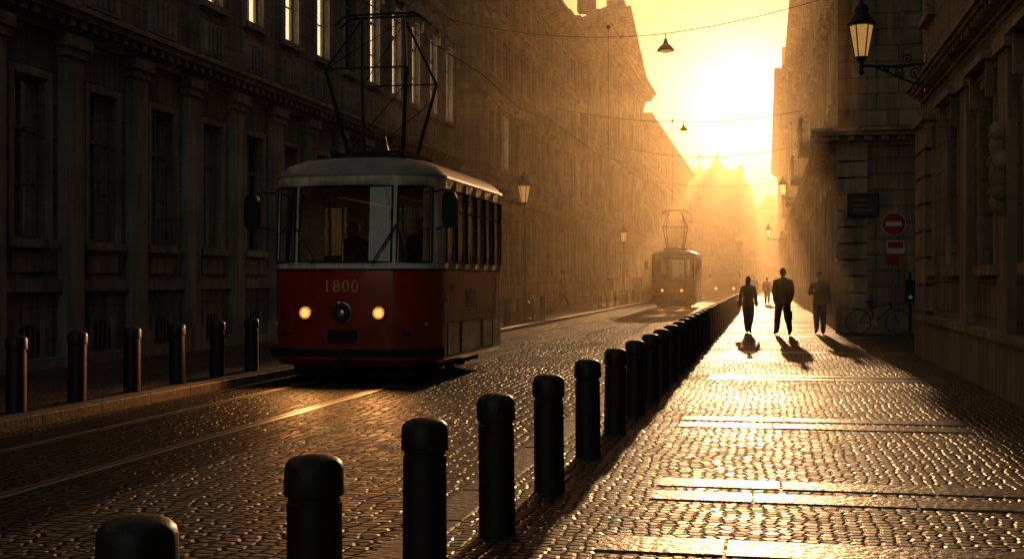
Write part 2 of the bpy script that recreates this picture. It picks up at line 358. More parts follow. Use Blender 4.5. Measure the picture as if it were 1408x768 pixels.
def facade(B,F,a0,a1,floors,pitch,w,first=None,d=.36,det=1,pil=None):
    if first is None:
        n=int((a1-a0-.6)/pitch); first=(a0+a1)/2-(n-1)*pitch/2
    cs=[];c=first
    while c-pitch-w/2>a0+.3: c-=pitch
    while c+w/2<a1-.3: cs.append(c); c+=pitch
    for fl in floors:
        z0,z1,w0,w1=fl['z']; ww=fl.get('w',w)
        F.box(B.w,a0,a1,z0,w0,-d,0); F.box(B.w,a0,a1,w1,z1,-d,0)
        e=a0
        for c in cs:
            F.box(B.w,e,c-ww/2,w0,w1,-d,0); e=c+ww/2
            window(B,F,c,ww,w0,w1,d,fl.get('hood'),det,random.random()<fl.get('glint',0))
        F.box(B.w,e,a1,w0,w1,-d,0)
        if fl.get('corn'): cornice(B,F,a0,a1,z1-.3,fl['corn'],fl.get('dent',True),fl.get('step',.45))
        if fl.get('band'): F.box(B.t,a0,a1,z1-.25,z1-.003,-.02,.09)
        if fl.get('pil'):
            pw=fl['pil']; ce=[cs[0]-pitch/2]+[c+pitch/2 for c in cs]
            top=z1-.303 if fl.get('corn') else z1-.26
            for c in ce:
                if c-pw/2<a0 or c+pw/2>a1: continue
                F.box(B.t,c-pw/2,c+pw/2,z0+.5,top-.35,-.02,.16)
                F.box(B.t,c-pw/2-.07,c+pw/2+.07,z0,z0+.498,-.02,.22)
                F.box(B.t,c-pw/2-.05,c+pw/2+.05,top-.348,top-.2,-.02,.21)
                F.box(B.t,c-pw/2-.1,c+pw/2+.1,top-.198,top-.002,-.02,.27)
        if fl.get('cellar'):
            for c in cs:
                pts=[(c-.3,.35),(c+.3,.35),(c+.3,.62)]+[(c+.3*math.cos(t),.62+.22*math.sin(t)) for t in [math.pi*i/6 for i in range(1,6)]]+[(c-.3,.62)]
                F.poly(B.k,pts,-.05,.006)
                F.box(B.t,c-.42,c-.31,.25,.9,-.02,.03);F.box(B.t,c+.31,c+.42,.25,.9,-.02,.03)
                for k in (-.15,0,.15): F.box(B.fr,c+k-.012,c+k+.012,.35,.8,.01,.03)
    return cs

# ---- left near building
B=Bld('stone_palace_building',(-18,16,0),M['stoneA'],M['stoneAt'])
F=Face('L',-11.5); A0,A1=-12,45
fl=[dict(z=(.1,5.9,2.2,4.8),corn=.75,pil=.55,hood=None,cellar=True,step=.34),
    dict(z=(5.9,11.4,7.35,10.1),band=1,hood='ped',glint=.8),
    dict(z=(11.4,16.2,12.6,14.9),band=1,hood='flat',glint=.5),
    dict(z=(16.2,19.6,17.1,18.5),corn=1.3)]
facade(B,F,A0,A1,fl,2.2,.92,first=17.7,det=2,d=.30)
F.box(B.t,A0,A1,.1,.28,-.02,.2); F.box(B.t,A0,A1,1.35,1.55,-.02,.1)
c=17.7-2.2*12
while c<A1-1:
    F.box(B.t,c-.5,c+.5,1.66,1.98,-.02,.035)
    F.box(B.t,c-.55,c+.55,6.25,6.95,-.02,.05)
    for k in range(5): F.box(B.t,c-.42+k*.19,c-.35+k*.19,6.32,6.88,.05,.1)
    c+=2.2
B.k.box(-24,-11.81,A0,A1,.1,19.6)
B.w.box(-24,-11.5,A1,A1+.3,.1,19.6)
B.r.prism([(-24,20.5),(-11,20.5),(-14.5,23.5),(-21,23.5)],'y',A0,A1)
B.w.box(-24,-11.52,A0,A1,19.9,20.5)
B.done()
# ---- left second building
B=Bld('ornate_townhouse_building',(-18,62,0),M['stoneB'],M['stoneBt'])
F=Face('L',-11.2); A0,A1=48,76
fl=[dict(z=(.1,5.3,1.6,4.2),corn=.7),dict(z=(5.3,9.4,6.3,8.6),band=1,hood='ped',glint=.15),dict(z=(9.4,12.4,10.1,11.8),band=1,hood='arc',glint=.15),dict(z=(12.4,15.2,12.9,14.4),corn=1.5,pil=None)]
cs=facade(B,F,A0,A1,fl,2.67,1.15,det=1)
for c in cs[1::4]:
    F.box(B.t,c-.9,c+.9,5.75,5.95,-.02,1.0)
    for k in range(9): F.box(B.t,c-.85+k*.2,c-.77+k*.2,5.952,6.75,.88,.96)
    F.box(B.t,c-.9,c+.9,6.752,6.85,.85,1.0)
    for s_ in (-.7,.6): F.poly(B.t,[(c+s_,5.75),(c+s_+.12,5.75),(c+s_+.12,5.1),(c+s_,5.1)],0,.7)
F.box(B.w,A0,A1,15.2,15.9,-.4,.05)
a=A0+1
while a<A1: F.box(B.t,a,a+.5,15.9,16.5,-.35,.1); a+=3.1
B.k.box(-26,-11.57,A0+.1,A1,.1,15.2)
F3=Face('F',48)
facade(B,F3,-26,-11.2-.36,[dict(z=(.1,5.3,1.6,4.2)),dict(z=(5.3,9.4,6.3,8.6),band=1),dict(z=(9.4,12.4,10.1,11.8),band=1),dict(z=(12.4,15.9,12.9,14.4))],2.67,1.15,d=.1)
B.r.prism([(-26,15.9),(-11.8,15.9),(-15,17.2),(-22,17.2)],'y',A0,A1)
B.done()
# ---- pedimented building
B=Bld('pediment_building',(-18,94,0),M['stoneB'],M['stoneBt'])
F=Face('L',-11.0); A0,A1=76.3,112
fl=[dict(z=(.1,5.6,1.8,4.4),corn=.8),dict(z=(5.6,11,7,9.8),hood='ped',pil=.7,band=1),dict(z=(11,17.6,12.2,14.6),pil=.7,hood='arc',corn=1.8)]
facade(B,F,A0,A1,fl,3.3,1.35,det=1)
mid=93.0; pz=18.36
F.poly(B.w,[(mid-13,pz),(mid+13,pz),(mid,pz+3.3)],-1,.5)
F.poly(B.t,[(mid-13.8,pz+.02),(mid-12.8,pz+.02),(mid,pz+3.2),(mid,pz+3.8)],-1,.95)
F.poly(B.t,[(mid+13.8,pz+.02),(mid+12.8,pz+.02),(mid+.01,pz+3.2),(mid+.01,pz+3.8)],-1,.95)
for a in (A0+.6,A1-3.2,A1-1.2): F.box(B.t,a,a+.9,pz,pz+1.2,-.7,.4)
F.box(B.t,mid-.8,mid+.8,pz+3.5,pz+4.1,-.8,.5)
for k in range(7):
    a=mid-7+k*2.33; h=.7+ (1.6 if k in(3,) else .8 if k in (2,4) else .2)
    B.t.ball((F.P(a,pz+.6+h*.4,.55)),(.25,.6,.3+h*.33),seg=8,rings=6)
B.k.box(-28,-11.37,A0+.1,A1,.1,18)
B.w.box(-28,-11.0-.36,A0-.0,A0+.1,.1,18)
B.r.prism([(-28,18.4),(-12,18.4),(-17,20.5),(-22,20.5)],'y',A0,A1)
B.done()
# ---- far left building
B=Bld('far_stone_building',(-18,155,0),M['stoneB'],M['stoneBt'])
F=Face('L',-11.3); A0,A1=113,182
fl=[dict(z=(.1,5,1.6,4),corn=.7),dict(z=(5,9,6,8.3),band=1,hood='flat'),dict(z=(9,12.6,9.8,11.8),band=1),dict(z=(12.6,16.2,13.3,15),corn=1.5)]
facade(B,F,A0,A1,fl,3.4,1.4)
B.k.box(-28,-11.67,A0,A1,.1,16.2); B.r.prism([(-28,16.6),(-11.5,16.6),(-15.5,18.6),(-22,18.6)],'y',A0,A1)
for a in (121,134,149,163,176): B.t.box(-15,-13.9,a,a+1.2,17,20.4)
B.w.box(-28,-11.66,A0-.2,A0,.1,16.2)
B.done()
# ---- closing buildings
B=Bld('gabled_far_building',(-9,270,0),M['stoneB'],M['stoneBt'])
F=Face('F',262)
fl=[dict(z=(.0,6,1.6,4.6),corn=.9),dict(z=(6,10.5,7,9.6),band=1,hood='ped'),dict(z=(10.5,15,11.5,14),band=1),dict(z=(15,19.5,16,18.2),corn=1.8)]
facade(B,F,-22,-3,fl,3.4,1.5)
B.k.box(-22,-3,262.37,285,0,19.5); B.w.box(-3,-2.7,262,285,0,19.5)
B.r.prism([(-22,19.8),(-3,19.8),(-5.5,24.5),(-20,24.5)],'y',262,285)
B.w.box(-11.9,-8.9,262.5,266,19.8,24.2)
B.r.prism([(-12.3,24.2),(-8.5,24.2),(-10.4,27.2)],'y',262.2,266)
B.r.lathe((-10.4,264,26.6),[(.3,0),(.25,.8),(.1,1.2),(.05,2)],10)
for xx in (-19,-15,-6): B.t.box(xx,xx+1,266,267,21,25.6)
B.done()
B=Bld('far_corner_building',(2,240,0),M['stoneB'],M['stoneBt'])
F=Face('F',262.2)
facade(B,F,-2.6,16,[dict(z=(0,6,1.6,4.6),corn=.8),dict(z=(6,10.5,7,9.6),band=1),dict(z=(10.5,15.5,11.5,14),corn=1.3)],3.2,1.4)
B.k.box(-2.6,16,262.57,285,0,15.5); B.r.prism([(-2.6,16),(16,16),(13,19),(0,19)],'y',262.3,285)
B.done()
# ---- right near building
B=Bld('stone_corner_building',(9,8,0),M['stoneC'],M['stoneCt'])
F=Face('R',3.1); A0,A1=-12,26.3
fl=[dict(z=(.05,5.4,1.75,4.3),corn=.5,hood='flat',step=.3),dict(z=(5.4,9.8,6.7,9.0),band=1,hood='ped'),dict(z=(9.8,14,11,13.1),band=1,hood='flat'),dict(z=(14,17.5,14.8,16.4),corn=1.2)]
facade(B,F,A0,A1,fl,3.3,1.15,first=15.3,det=2)
F.box(B.t,A0,A1,.05,.75,-.02,.16); F.box(B.t,A0,A1,.752,.86,-.02,.21)
for a in (24.9,13.65-.35,16.95-.35,20.25-.35): 
    F.box(B.t,a,a+.68,.87,4.5,-.02,.12); F.box(B.t,a-.06,a+.74,4.5,4.7,-.02,.18)
for k in range(7): F.box(B.t,24.7,A1+.002,.95+k*.52,.95+k*.52+.46,.0,.15)
for (da,dz,r) in ((0,0,.26),(0,.32,.2),(-.2,.15,.13),(.2,.15,.13),(0,-.3,.16),(-.16,-.2,.1),(.16,-.2,.1),(0,.52,.1),(-.12,.45,.09),(.12,.45,.09)):
    B.t.ball(F.P(17.0+da,2.9+dz*1.15,.14),(.14,r,r*1.1),seg=12,rings=8)
B.k.box(3.47,15,A0,A1-.3,.05,17.5)
B.w.box(3.46,15,A1-.3,A1,.05,17.5)
B.r.prism([(3,18.2),(15,18.2),(12,21),(6,21)],'y',A0,A1)
B.done()
# ---- right second building
B=Bld('tall_street_building',(9,68,0),M['stoneB'],M['stoneBt'])
F=Face('R',1.95); A0,A1=36,100
fl=[dict(z=(.05,5.6,1.3,4.3),corn=.8),dict(z=(5.6,10,6.8,9.2),band=1,hood='ped'),dict(z=(10,14,11,13.2),band=1,hood='flat'),dict(z=(14,18,15,17.1),corn=1.0),dict(z=(18,22,19,21),band=1),dict(z=(22,25.5,22.8,24.4),corn=1.3)]
facade(B,F,A0,A1,fl,3.2,1.3)
for a in (44,58,76,90):
    F.box(B.t,a,a+3.6,6.1,6.3,-.02,.85)
    for k in range(14): F.box(B.t,a+.05+k*.26,a+.12+k*.26,6.302,7.1,.75,.82)
    F.box(B.t,a,a+3.6,7.1,7.2,.72,.86)
G=Face('F',36)
fe=[dict(z=(.05,5.6,1.5,4.0)),dict(z=(5.6,10,6.8,9.2),band=1,hood='ped'),dict(z=(10,14,11,13.2),band=1,hood='flat'),dict(z=(14,18,15,17.1)),dict(z=(18,22,19,21),band=1),dict(z=(22,25.5,22.8,24.4))]
facade(B,G,2.32,15,fe,3.2,1.2,first=5.6)
G.box(B.w,1.951,2.319,.05,25.5,-.3,.0)
for k in range(10): G.box(B.t,1.90,2.75,.75+k*.46,.75+k*.46+.4,.0,.07)
G.box(B.t,1.88,15,.05,.7,.001,.12)
cornice(B,G,1.2,15,5.3,.8)
cornice(B,G,1.2,15,17.7,1.0); cornice(B,G,1.1,15,25.2,1.3)
B.k.box(2.33,15,36.37,A1,.05,25.5)
B.w.box(2.33,15,A1,A1+.2,.05,25.5)
B.r.prism([(2,26.2),(15,26.2),(12,29),(5,29)],'y',A0,A1)
B.done()
B=Bld('narrow_street_building',(9,150,0),M['stoneB'],M['stoneBt'])
F=Face('R',1.6); A0,A1=101,200
fl=[dict(z=(.05,5.3,1.3,4.3),corn=.8),dict(z=(5.3,9.5,6.4,8.7),band=1,hood='flat'),dict(z=(9.5,13.5,10.5,12.6),band=1),dict(z=(13.5,17.8,14.5,16.6),corn=1.6)]
facade(B,F,A0,A1,fl,3.4,1.3)
B.k.box(1.97,15,A0,A1,.05,17.8)
for a in (112,130,151,172,190): B.w.box(1.5,4.5,a,a+4,17.8,20.5); B.r.prism([(a-.2,20.5),(a+4.2,20.5),(a+2,22.5)],'x',1.3,4.6)
B.r.prism([(1.7,18.4),(15,18.4),(12,21),(5,21)],'y',A0,A1)
B.done()

# ------------------------------------------------------------ tram
M['red']=simple('tram_red_paint',(.44,.020,.012),.3,var=.2,scale=2.5,coat=.35,grime=(.10,.055,.03))
M['cream']=simple('tram_cream_paint',(.82,.77,.66),.32,var=.12,scale=3,coat=.3,grime=(.3,.24,.17))
M['troof']=simple('tram_roof_paint',(.26,.25,.24),.4,var=.3,scale=4)
M['tglass']=glassmat('tram_glass',(.80,.82,.80),1.75,.02)
M['rubber']=simple('black_rubber',(.015,.015,.015),.5)
M['under']=simple('underframe_grime',(.02,.018,.016),.8)
M['chrome']=simple('lamp_rim_metal',(.6,.58,.55),.2,metal=1)
M['lampon']=simple('headlamp_lit',(.2,.12,.05),.3,var=.05,emis=(1,.42,.10),es=1.9)
M['lampedge']=simple('headlamp_lens_edge',(.3,.12,.04),.3,var=.05,emis=(1,.28,.04),es=1.0)
M['seat']=simple('seat_vinyl',(.20,.09,.05),.5)
M['gold']=simple('number_gold_paint',(.75,.45,.12),.4)
M['plastic']=simple('dull_black_plastic',(.02,.02,.02),.6,spec=.3)
M['inside']=simple('tram_interior_panel',(.45,.38,.29),.6)

def tram_parts():
    W=1.31
    half=[(0,0),(.38,.012),(.72,.06),(.80,.085),(1.0,.18),(1.14,.31),(1.23,.46),(1.28,.62),(1.305,.80),(W,.95)]
    flag=['w','w','p','w','w','w','p','p','p']
    y=.95
    for k in range(6):
        half.append((W,y+.035)); flag.append('p'); half.append((W,y+.645)); flag.append('s'); y+=.675
    half.append((W,y)); flag.append('p')
    half+=[(1.27,y+.16),(1.15,y+.24),(.8,y+.29),(0,y+.3)]; flag+=['p','p','p','w']
    left=[(-a,b_) for a,b_ in half[1:-1]][::-1]
    outl=half+left; flags=flag+flag[::-1]
    n=len(outl); yend=y+.3
    def pos(i,z,off=0.):
        x,yy=outl[i]
        x0,y0=outl[i-1];x1,y1=outl[(i+1)%n]
        tx,ty=x1-x0,y1-y0; l=math.hypot(tx,ty); nx,ny=ty/l,-tx/l
        x+=nx*off;yy+=ny*off
        if z>1.7:
            fr=max(0,(1.3-outl[i][1])/1.3); yy+=.12*fr*(min(z,3.12)-1.7)/1.42
        elif z<.9:
            fr=max(0,(1.0-outl[i][1])/1.0); yy+=.05*fr*(.9-z)/.6
        tab=[(3.12,1,0),(3.2,.965,.05),(3.29,.89,.16),(3.37,.75,.36),(3.42,.52,.65),(3.45,.22,1.1)]
        if z>3.12:
            for k in range(len(tab)-1):
                if tab[k][0]<=z<=tab[k+1][0]+1e-6:
                    t=(z-tab[k][0])/(tab[k+1][0]-tab[k][0]); sx=tab[k][1]+t*(tab[k+1][1]-tab[k][1]); e=tab[k][2]+t*(tab[k+1][2]-tab[k][2])
            x*=sx; mid=yend/2; q=(mid-outl[i][1])/mid
            yy+=e*q if abs(q)>.6 else e*q*.9
        return (x,yy,z)
    parts=[]
    Z=[.26,.34,.95,1.70,1.80,2.94,3.12,3.2,3.29,3.37,3.42,3.45]
    b=MB(); 
    for z in Z:
        for i in range(n): b.v.append(pos(i,z,-.03 if z<.3 else 0))
    for k in range(len(Z)-1):
        for i in range(n):
            if Z[k]==1.80 and flags[i] in 'ws': continue
            j=(i+1)%n
            b.f.append([k*n+i,k*n+j,(k+1)*n+j,(k+1)*n+i]); b.m.append(0 if Z[k]<1.69 else 1 if Z[k]<3.1 else 2)
    b.f.append([(len(Z)-1)*n+i for i in range(n)]); b.m.append(2)
    me=b.mesh('tram_body_shell',[M['red'],M['cream'],M['troof']],True,28)
    parts.append(('body_shell',me,'solid'))
    g=MB()
    for i in range(n):
        if flags[i] in 'ws':
            j=(i+1)%n; g.add([pos(i,1.80,-.02),pos(j,1.80,-.02),pos(j,2.94,-.02),pos(i,2.94,-.02)],[(0,1,2,3)])
    parts.append(('window_glass',g.mesh('tram_glass',[M['tglass']],True,20),None))
    r=MB()
    segs=[]; 
    run=[]
    start=next(k for k in range(n) if flags[k]=='p')
    for q in range(n):
        k=(start+q)%n
        if flags[k] in 'ws' and not (run and flags[run[-1]]!=flags[k]): run.append(k)
        else:
            if run: segs.append(run); run=[]
            if flags[k] in 'ws': run=[k]
    if run: segs.append(run)
    for s_ in segs:
        idx=s_+[(s_[-1]+1)%n]
        loop=[pos(k,1.805,.004) for k in idx]+[pos(k,2.935,.004) for k in idx][::-1]
        r.tube([Vector(p) for p in loop],.018,6,0,closed=True)
        if flags[s_[0]]=='s':
            r.tube([pos(idx[0],2.62,-.005),pos(idx[-1],2.62,-.005)],.016,6)
    parts.append(('window_seals',r.mesh('tram_seals',[M['rubber']],True),None))
    t=MB()
    def belt(z0,z1,off,rng=None,mi=0,inn=-.01):
        idx=list(range(n)) if rng is None else rng
        cl=rng is None
        m=len(idx); base=len(t.v)
        for k in idx:
            for (zz,o) in ((z0,inn),(z0,off),(z1,off),(z1,inn)): t.v.append(pos(k,zz,o))
        for a in range(m if cl else m-1):
            c_=(a+1)%m
            for e in range(3): t.f.append([base+a*4+e,base+a*4+e+1,base+c_*4+e+1,base+c_*4+e]); t.m.append(mi)
    belt(1.675,1.705,.014,mi=1); belt(3.10,3.135,.025,mi=2); belt(.93,.95,.012,mi=0)
    fr=[(k)%n for k in range(-7,8)]
    belt(.36,.56,.10,fr,mi=0); belt(.40,.52,.115,fr,mi=3)
    parts.append(('trim_and_bumper',t.mesh('tram_trim',[M['red'],M['rubber'],M['troof'],M['plastic']],True),None))
    h=MB()
    for x in (-.58,.56):
        yy=.028
        h.lathe((x,yy-.0,1.05),[(.115,.05),(.115,-.05),(.105,-.07),(.09,-.075),(.085,-.04)],24,0,'y')
        h.lathe((x,yy,1.05),[(.084,-.05),(.074,-.062),(.060,-.069)],20,5,'y')
        h.lathe((x,yy,1.05),[(.060,-.0695),(.04,-.075),(.01,-.078)],20,1,'y')
    h.lathe((-.02,.0,1.05),[(.15,.05),(.15,-.03),(.13,-.05),(.02,-.055)],24,2,'y')
    h.lathe((-.02,.0,1.05),[(.165,.05),(.165,-.02),(.15,-.03)],24,0,'y')
    h.lathe((-.02,-.05,1.05),[(.06,.01),(.055,-.012),(.02,-.02)],16,0,'y')
    for x in (-.95,.93):
        h.lathe((x,.17,.76),[(.05,.05),(.05,-.03),(.02,-.04)],16,2,'y')
    h.box(-.24,.2,-.012,.04,.62,.80,3); 
    for k in range(5): h.box(-.23,.19,-.02,.02,.635+k*.034,.65+k*.034,2)
    h.box(-.1,.08,-.2,.3,.26,.36,3); h.tube([(0,-.16,.31),(0,-.3,.31)],.07,10,3)
    h.tube([(.46,-.01,1.78),(.50,-.02,1.86),(.80,.06,2.35)],.012,6,3); h.tube([(.58,.01,2.0),(.95,.16,2.6)],.010,6,3)
    h.tube([(-.5,-.01,1.78),(-.45,-.02,1.86),(-.75,.05,2.3)],.012,6,3)
    for s_ in (-1,1):
        h.tube([(s_*1.25,.55,2.86),(s_*1.42,.38,2.88),(s_*1.56,.30,2.8)],.014,6,3)
        h.tube([(s_*1.27,.6,2.3),(s_*1.42,.42,2.32),(s_*1.54,.32,2.4)],.012,6,3)
        x=s_*1.56; vs=[]
        for yy in (.24,.34):
            for t_ in range(16):
                a=2*math.pi*t_/16; ca,sa=math.cos(a),math.sin(a)
                vs.append((x+.115*math.copysign(abs(ca)**.55,ca),yy,2.57+.27*math.copysign(abs(sa)**.55,sa)))
        h.add(vs,[tuple(range(16)),tuple(range(31,15,-1))]+[(i,i+16,(i+1)%16+16,(i+1)%16) for i in range(16)],3)
    for s_ in (-1,1):
        x=s_*1.312
        for (ya,yb,za,zb) in ((1.1,1.9,.36,.88),(2.0,3.4,.36,.88),(3.5,4.3,.36,.88)):
            for (p,q,z1_,z2_) in ((ya,yb,za,za+.012),(ya,yb,zb-.012,zb),(ya,ya+.012,za+.012,zb-.012),(yb-.012,yb,za+.012,zb-.012)):
                h.box(x-.006,x+.006,p,q,z1_,z2_,2)
            h.box(x-.01,x+.012,(ya+yb)/2-.05,(ya+yb)/2+.05,.6,.63,0)
        for k in range(6): h.box(x-.01,x+.014,2.3,2.9,1.1+k*.05,1.12+k*.05,2)
        h.lathe((x,1.05,1.25),[(.05,-.02),(.05,.02),(.02,.03)] if s_>0 else [(.02,-.03),(.05,-.02),(.05,.02)],12,4,'x')
        h.box(x-.01,x+.016,4.55,4.62,1.0,1.6,0)
    parts.append(('lamps_mirrors_and_fittings',h.mesh('tram_fittings',[M['chrome'],M['lampon'],M['rubber'],M['plastic'],M['gold'],M['lampedge']],True,40),None))
    u=MB(); u.box(-1.12,1.12,.35,y+.1,.34,.85)
    u.box(-1.0,1.0,.9,2.0,.12,.34); u.box(-1.0,1.0,3.3,4.5,.12,.34)
    for yy in (1.1,1.85,3.5,4.25):
        for s_ in (-.72,.72): u.lathe((s_,yy,.33),[(.28,-.07),(.33,-.06),(.325,.05),(.2,.07)] ,24,0,'x')
        for s_ in (-1.02,1.02): u.box(s_-.05,s_+.05,yy-.16,yy+.16,.2,.5)
    u.box(-.95,.95,.45,.55,.08,.3)
    parts.append(('underframe_and_wheels',u.mesh('tram_under',[M['under']],True),None))
    s=MB(); s.box(-1.2,1.2,.35,y+.1,.86,.9,1)
    s.box(-.75,.35,.42,.75,.9,1.72,1)
    for k in range(4):
        for x in (-1.12,.62):
            yy=1.9+k*.85
            s.box(x,x+.5,yy,yy+.45,1.25,1.33); s.box(x,x+.5,yy+.4,yy+.47,1.33,1.95); s.box(x+.2,x+.3,yy+.1,yy+.3,.9,1.25,1)
    for x in (-.5,.5):
        s.tube([(x,1.2,2.85),(x,y-.1,2.85)],.018,6,2)
        for yy in (1.4,2.8,4.2): s.tube([(x,yy,.9),(x,yy,2.85)],.018,6,2)
    s.box(-1.24,-.8,1.35,1.39,.9,2.9,1); s.box(.9,1.24,1.35,1.39,.9,2.9,1)
    parts.append(('interior',s.mesh('tram_interior',[M['seat'],M['inside'],M['chrome']]),None))
    p=MB()
    p.box(-.55,.55,1.3,1.42,3.42,3.52,0);p.box(-.55,.55,2.5,2.62,3.42,3.52,0); p.box(-.6,-.52,1.1,2.8,3.50,3.57,0);p.box(.52,.6,1.1,2.8,3.50,3.57,0)
    p.box(-.42,.42,2.95,4.2,3.40,3.60,1)
    for k in range(6): p.box(-.44,.44,3.0+k*.2,3.05+k*.2,3.6,3.625,1)
    for x in (-.56,.56):
        for yy in (1.2,2.7): p.lathe((x,yy,3.40),[(.05,0),(.07,.03),(.04,.06),(.07,.09),(.04,.12)],10,2)
    topz=5.85; kz=4.85
    for s_ in (-1,1):
        for (yb,yk) in ((1.55,1.05),(2.35,2.85)):
            p.tube([(s_*.46,yb,3.58),(s_*.66,yk,kz)],[.034,.028],8,0)
            p.tube([(s_*.66,yk,kz),(s_*.36,1.95,topz-.06)],[.022,.017],8,0)
    p.tube([(-.46,1.55,3.58),(.60,1.1,kz-.3)],.009,6,0); p.tube([(-.46,2.35,3.58),(.60,2.8,kz-.3)],.009,6,0)
    p.tube([(-.66,1.05,kz),(.36,1.9,topz-.1)],.008,6,0); p.tube([(-.66,2.85,kz),(.36,2.0,topz-.1)],.008,6,0)
    for yk in (1.05,2.85): p.tube([(-.66,yk,kz),(.66,yk,kz)],.013,8,0)
    for yb in (1.55,2.35): p.tube([(-.5,yb,3.58),(.5,yb,3.58)],.028,8,0)
    for yy in (1.83,2.07):
        p.tube([(-.78,yy,topz-.16),(-.64,yy,topz-.03),(-.54,yy,topz),(.54,yy,topz),(.64,yy,topz-.03),(.78,yy,topz-.16)],.02,8,0)
    p.tube([(-.45,1.83,topz),(-.45,2.07,topz)],.014,6,0);p.tube([(.45,1.83,topz),(.45,2.07,topz)],.014,6,0)
    p.tube([(0,1.6,3.6),(0.1,1.7,3.9),(.0,2.2,3.7),(0,2.6,3.6)],.012,6,2)
    parts.append(('pantograph_and_roof_gear',p.mesh('tram_pantograph',[M['plastic'],M['troof'],M['iron']],True),None))
    return parts
TP=tram_parts()
def tram(x,y,s=1,rot=0,number=None,beam=55):
    e=empty('tram',(x,y,.006)); e.scale=(s,s,s); e.rotation_euler=(0,0,R(rot))
    for nm,me,k in TP:
        o=link(bpy.data.objects.new(nm,me)); o.parent=e
        if k=='solid':
            md=o.modifiers.new('thickness','SOLIDIFY'); md.thickness=.035; md.offset=-1
    if number:
        cu=bpy.data.curves.new('fleet_number','FONT'); cu.body=number; cu.size=.25; cu.extrude=.003; cu.align_x='CENTER'; cu.space_character=1.15
        cu.materials.append(M['gold']); t=link(bpy.data.objects.new('fleet_number',cu)); t.parent=e; t.location=(-.03,-.006,1.36); t.rotation_euler=(R(90),0,0)
        cu2=cu.copy(); cu2.size=.13; t2=link(bpy.data.objects.new('side_number',cu2)); t2.parent=e; t2.location=(1.316,1.35,1.4); t2.rotation_euler=(R(90),0,R(90))
    for lx in (-.58,.56):
        ld=bpy.data.lights.new('headlamp_beam','SPOT'); ld.energy=beam; ld.color=(1,.40,.11); ld.spot_size=R(100); ld.spot_blend=.9; ld.shadow_soft_size=.08
        o=link(bpy.data.objects.new('headlamp_beam',ld)); o.parent=e; o.location=(lx,-.12,1.05); o.rotation_euler=(R(90-14),0,R(180))
    return e
tram1=tram(-6.15,17.42,1,0,'1800',170)
tram(-4.98,66.5,.91,-1.5,'1762',60)

# ------------------------------------------------------------ bus
M['busred']=simple('bus_paint',(.16,.05,.03),.35)
def bus(x,y):
    e=empty('bus',(x,y,0)); b=MB()
    def ring(yy,ins):
        pts=[]
        w,h0,h1,r=1.1-ins,.3+ins*.3,2.6-ins,.28
        for cx_,cz,a0 in ((w-r,h1-r,0),(-w+r,h1-r,90),(-w+.1,h0+.1,180),(w-.1,h0+.1,270)):
            rr=r if cz>1 else .1
            for k in range(5):
                a=R(a0+k*22.5); pts.append((x+cx_+rr*math.cos(a),yy,cz+rr*math.sin(a)))
        return pts
    rings=[ring(y,.12),ring(y+.05,.03),ring(y+.2,0),ring(y+8.8,0),ring(y+9,.1)]
    for r_ in rings: b.v+=r_
    for i in range(4):
        for k in range(20): b.f.append([i*20+k,i*20+(k+1)%20,(i+1)*20+(k+1)%20,(i+1)*20+k]); b.m.append(0)
    b.f.append(list(range(20))); b.m.append(0); b.f.append([80+k for k in range(20)]); b.m.append(0)
    b.box(x-.92,x+.92,y-.02,y+.03,1.25,2.15,1)
    b.box(x-.6,x+.6,y-.025,y+.03,2.22,2.45,1)
    for s_ in (-1,1):
        for k in range(6): b.box(x+s_*1.085,x+s_*1.108,y+.8+k*1.3,y+1.9+k*1.3,1.3,2.15,1)
        for yy in (1.8,6.9): b.lathe((x+s_*.92,y+yy,.45),[(.3,-.13),(.45,-.12),(.45,.12),(.3,.15)],20,2,'x')
        b.lathe((x+s_*.78,y,.75),[(.12,.03),(.12,-.03),(.02,-.05)],14,3,'y')
        b.tube([(x+s_*1.05,y+.1,2.3),(x+s_*1.3,y-.15,2.25),(x+s_*1.3,y-.15,2.0)],.02,6,2); b.box(x+s_*1.3-.09,x+s_*1.3+.09,y-.2,y-.13,1.7,2.05,2)
    b.box(x-1.1,x+1.1,y-.07,y+.1,.35,.55,2)
    b.obj('bus_body',[M['busred'],simple('bus_glass',(.02,.02,.02),.08),M['rubber'],M['lampon']],e,True)
bus(-3.7,112)

# ------------------------------------------------------------ lamps
M['lglass']=simple('lantern_glass',(.55,.36,.16),.3,emis=(1,.50,.14),es=.38)
M['lglass2']=simple('lantern_glass_lit',(.7,.5,.25),.3,emis=(1,.50,.15),es=1.6)
def lantern(b,c,s=1.,gl=1):
    x,y,z=c
    def ln(prof,mi,seg=6): b.lathe((x,y,z),[(r*s,q*s) for r,q in prof],seg,mi)
    ln([(.03,-.12),(.05,-.06),(.09,0),(.12,.02)],0,12)
    ln([(.105,.025),(.20,.56)],gl)
    ln([(.25,.56),(.26,.60),(.17,.72),(.12,.80),(.12,.84),(.14,.85),(.09,.92),(.03,.97),(.035,1.0),(.015,1.07)],0,12)
    for k in range(6):
        a=2*math.pi*k/6
        b.tube([(x+.112*s*math.cos(a),y+.112*s*math.sin(a),z+.02*s),(x+.208*s*math.cos(a),y+.208*s*math.sin(a),z+.57*s)],.012*s,5,0)
def spiral(b,c,r0,r1,turns,u,v,rad,a0=0,mi=0):
    pts=[]
    for k in range(int(turns*14)+1):
        t=k/(turns*14); a=a0+2*math.pi*turns*t; r=r0+(r1-r0)*t
        pts.append(Vector(c)+Vector(u)*(r*math.cos(a))+Vector(v)*(r*math.sin(a)))
    b.tube(pts,rad,6,mi)
